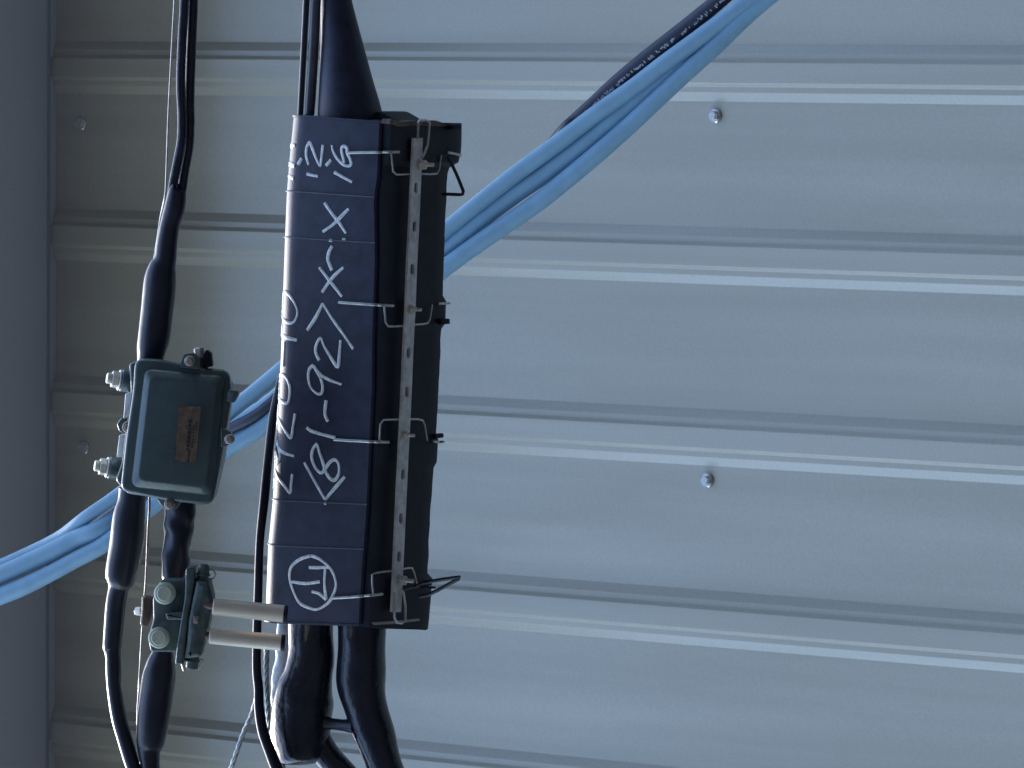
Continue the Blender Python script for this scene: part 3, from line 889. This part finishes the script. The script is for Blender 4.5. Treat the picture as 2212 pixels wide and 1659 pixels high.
# flange strips at left, skylight painted into their pale colour
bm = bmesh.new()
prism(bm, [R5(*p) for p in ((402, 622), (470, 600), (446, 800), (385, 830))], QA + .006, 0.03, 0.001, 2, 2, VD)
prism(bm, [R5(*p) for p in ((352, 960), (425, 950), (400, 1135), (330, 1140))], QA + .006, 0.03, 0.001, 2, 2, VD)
obj('skylit_flange', bm, mat('flange with painted skylight', (0.80, 0.84, 0.86), 0.4, 0.0), amp)

# ------------------------------------------------------------------ green clamp with posts
clp = empty('strand_clamp', P(370, 1330, -.13), 'green cast clamp with two pale round bolt heads and two cream posts', 'clamp')
QC = -0.14
k6 = K(QC) * s6
bm = bmesh.new()
prism(bm, [R6(*p) for p in ((735, 742), (965, 738), (980, 900), (950, 1200), (905, 1368), (650, 1362), (625, 1250), (672, 1080), (668, 900))], QC, 0.035, 0.003, 3, 5, VD)
obj('base_plate', bm, M_GRN2, clp)
bm = bmesh.new()
prism(bm, [R6(*p) for p in ((955, 640), (1030, 625), (1035, 735), (975, 1060), (930, 1475), (862, 1470), (880, 1300), (945, 900))], QC - .010, 0.03, 0.002, 3, 4, VD)
prism(bm, [R6(*p) for p in ((775, 1030), (965, 1015), (955, 1090), (790, 1085))], QC - .006, 0.012, 0.003, 3, 3, VD)
obj('rib', bm, M_GRN2, clp)
bm = bmesh.new()
prism(bm, [R6(*p) for p in ((1045, 740), (1150, 750), (1185, 905), (1150, 1140), (1085, 1410), (955, 1425), (975, 1090))], QC - .004, 0.05, 0.006, 4, 6, VD)
obj('jaw', bm, M_GRN2, clp)
for c0, c1, r0 in (((1110, 640), (1100, 765), 62), ((1020, 1400), (1005, 1500), 66)):
    a_, b_ = toward(R6, c0, c1, QC + .012)
    bm = bmesh.new(); sweep(bm, [a_ + (b_ - a_) * t for t in (-.3, -.2, .3, .35, .45, .5, 1, 1.1)], [r0 * k6 * s for s in (.6, .8, .9, 1.05, 1.05, .85, .9, .7)], 22, .12, 200)
    obj('jaw_knuckle', bm, M_GRN2, clp)
a_ = P(*R6(1190, 690), QC + .02)
bm = bmesh.new(); pth = [P(*R6(*p), QC + .02) for p in ((1150, 640), (1195, 650), (1215, 690), (1195, 725), (1150, 735))]; sweep(bm, pth, [.0009] * 5, 6)
obj('cotter_wire', bm, M_GALV, clp); bm = bmesh.new()
pth = [P(*R6(*p), QC + .02) for p in ((1050, 1440), (1100, 1430), (1115, 1455), (1080, 1490), (1070, 1520))]; sweep(bm, pth, [.0009] * 5, 6)
obj('cotter_wire', bm, M_GALV, clp); bm = bmesh.new()
pth = [P(*R6(*p), QC + .0) for p in ((925, 1460), (930, 1490), (938, 1530))]; sweep(bm, pth, [.0022, .0018, .001], 6)
obj('cotter_wire', bm, M_GALV, clp)
for (x, y) in ((773, 855), (722, 1240)):
    c = P(*R6(x, y), QC - .004)
    bm = bmesh.new(); cyl(bm, c + VD * .012, c - VD * .004, 101 * k6, 40, None, .002); cyl(bm, c - VD * .003, c - VD * .0055, 72 * k6, 40, None, .001)
    obj('bolt_head', bm, M_DISC, clp)
c = P(*R6(1045, 1085), QC - .008)
bm = bmesh.new(); prism(bm, [R6(*p) for p in ((1022, 1050), (1068, 1055), (1062, 1120), (1020, 1115))], QC - .0095, .008, .001, 2, 2, VD); obj('nut', bm, M_SCRW, clp)
# left strand vise
bm = bmesh.new()
prism(bm, [R6(*p) for p in ((578, 885), (660, 900), (652, 1040), (622, 1145), (562, 1128), (575, 1010))], QC + .006, .03, .0015, 2, 3, VD)
v_ = obj('strand_vise', bm, M_CU, clp)
bm = bmesh.new()
prism(bm, [R6(*p) for p in ((572, 880), (600, 885), (592, 1010), (578, 1150), (556, 1120), (570, 1000))], QC + .004, .02, .001, 2, 3, VD)
a_, b_ = toward(R6, (575, 1010), (520, 1012), QC + .015)
cyl(bm, a_, b_, 46 * k6, 6, 40 * k6, .001)
obj('vise_nut', bm, M_BRS, v_)
# cream posts
for (st, a, b, r1, r2) in (((1140, 955), (1190, 970), (1812, 1034), 78, 80), ((1105, 1212), (1160, 1228), (1790, 1284), 70, 76)):
    a_ = P(*R6(*a), QC + .005); b_ = P(*R6(*b), QC + .050)
    s0 = P(*R6(*st), QC + .005)
    bm = bmesh.new(); d = (b_ - a_).normalized()
    sweep(bm, [a_, a_ + d * .0012, b_ - d * .0012, b_], [r1 * k6 - .001, r1 * k6, r2 * k6, r2 * k6 - .001], 40)
    post = obj('post', bm, M_ALU, clp)
    bm = bmesh.new(); cyl(bm, s0 - d * .006, a_ + d * .001, 34 * k6, 20, 36 * k6); obj('post_stem', bm, M_CU, post)
    bm = bmesh.new(); cyl(bm, b_ - d * .001, b_ + d * .0040, (r2 + 1) * k6, 36, (r2 + 1) * k6, .0008); obj('post_cap', bm, M_BASE, post)
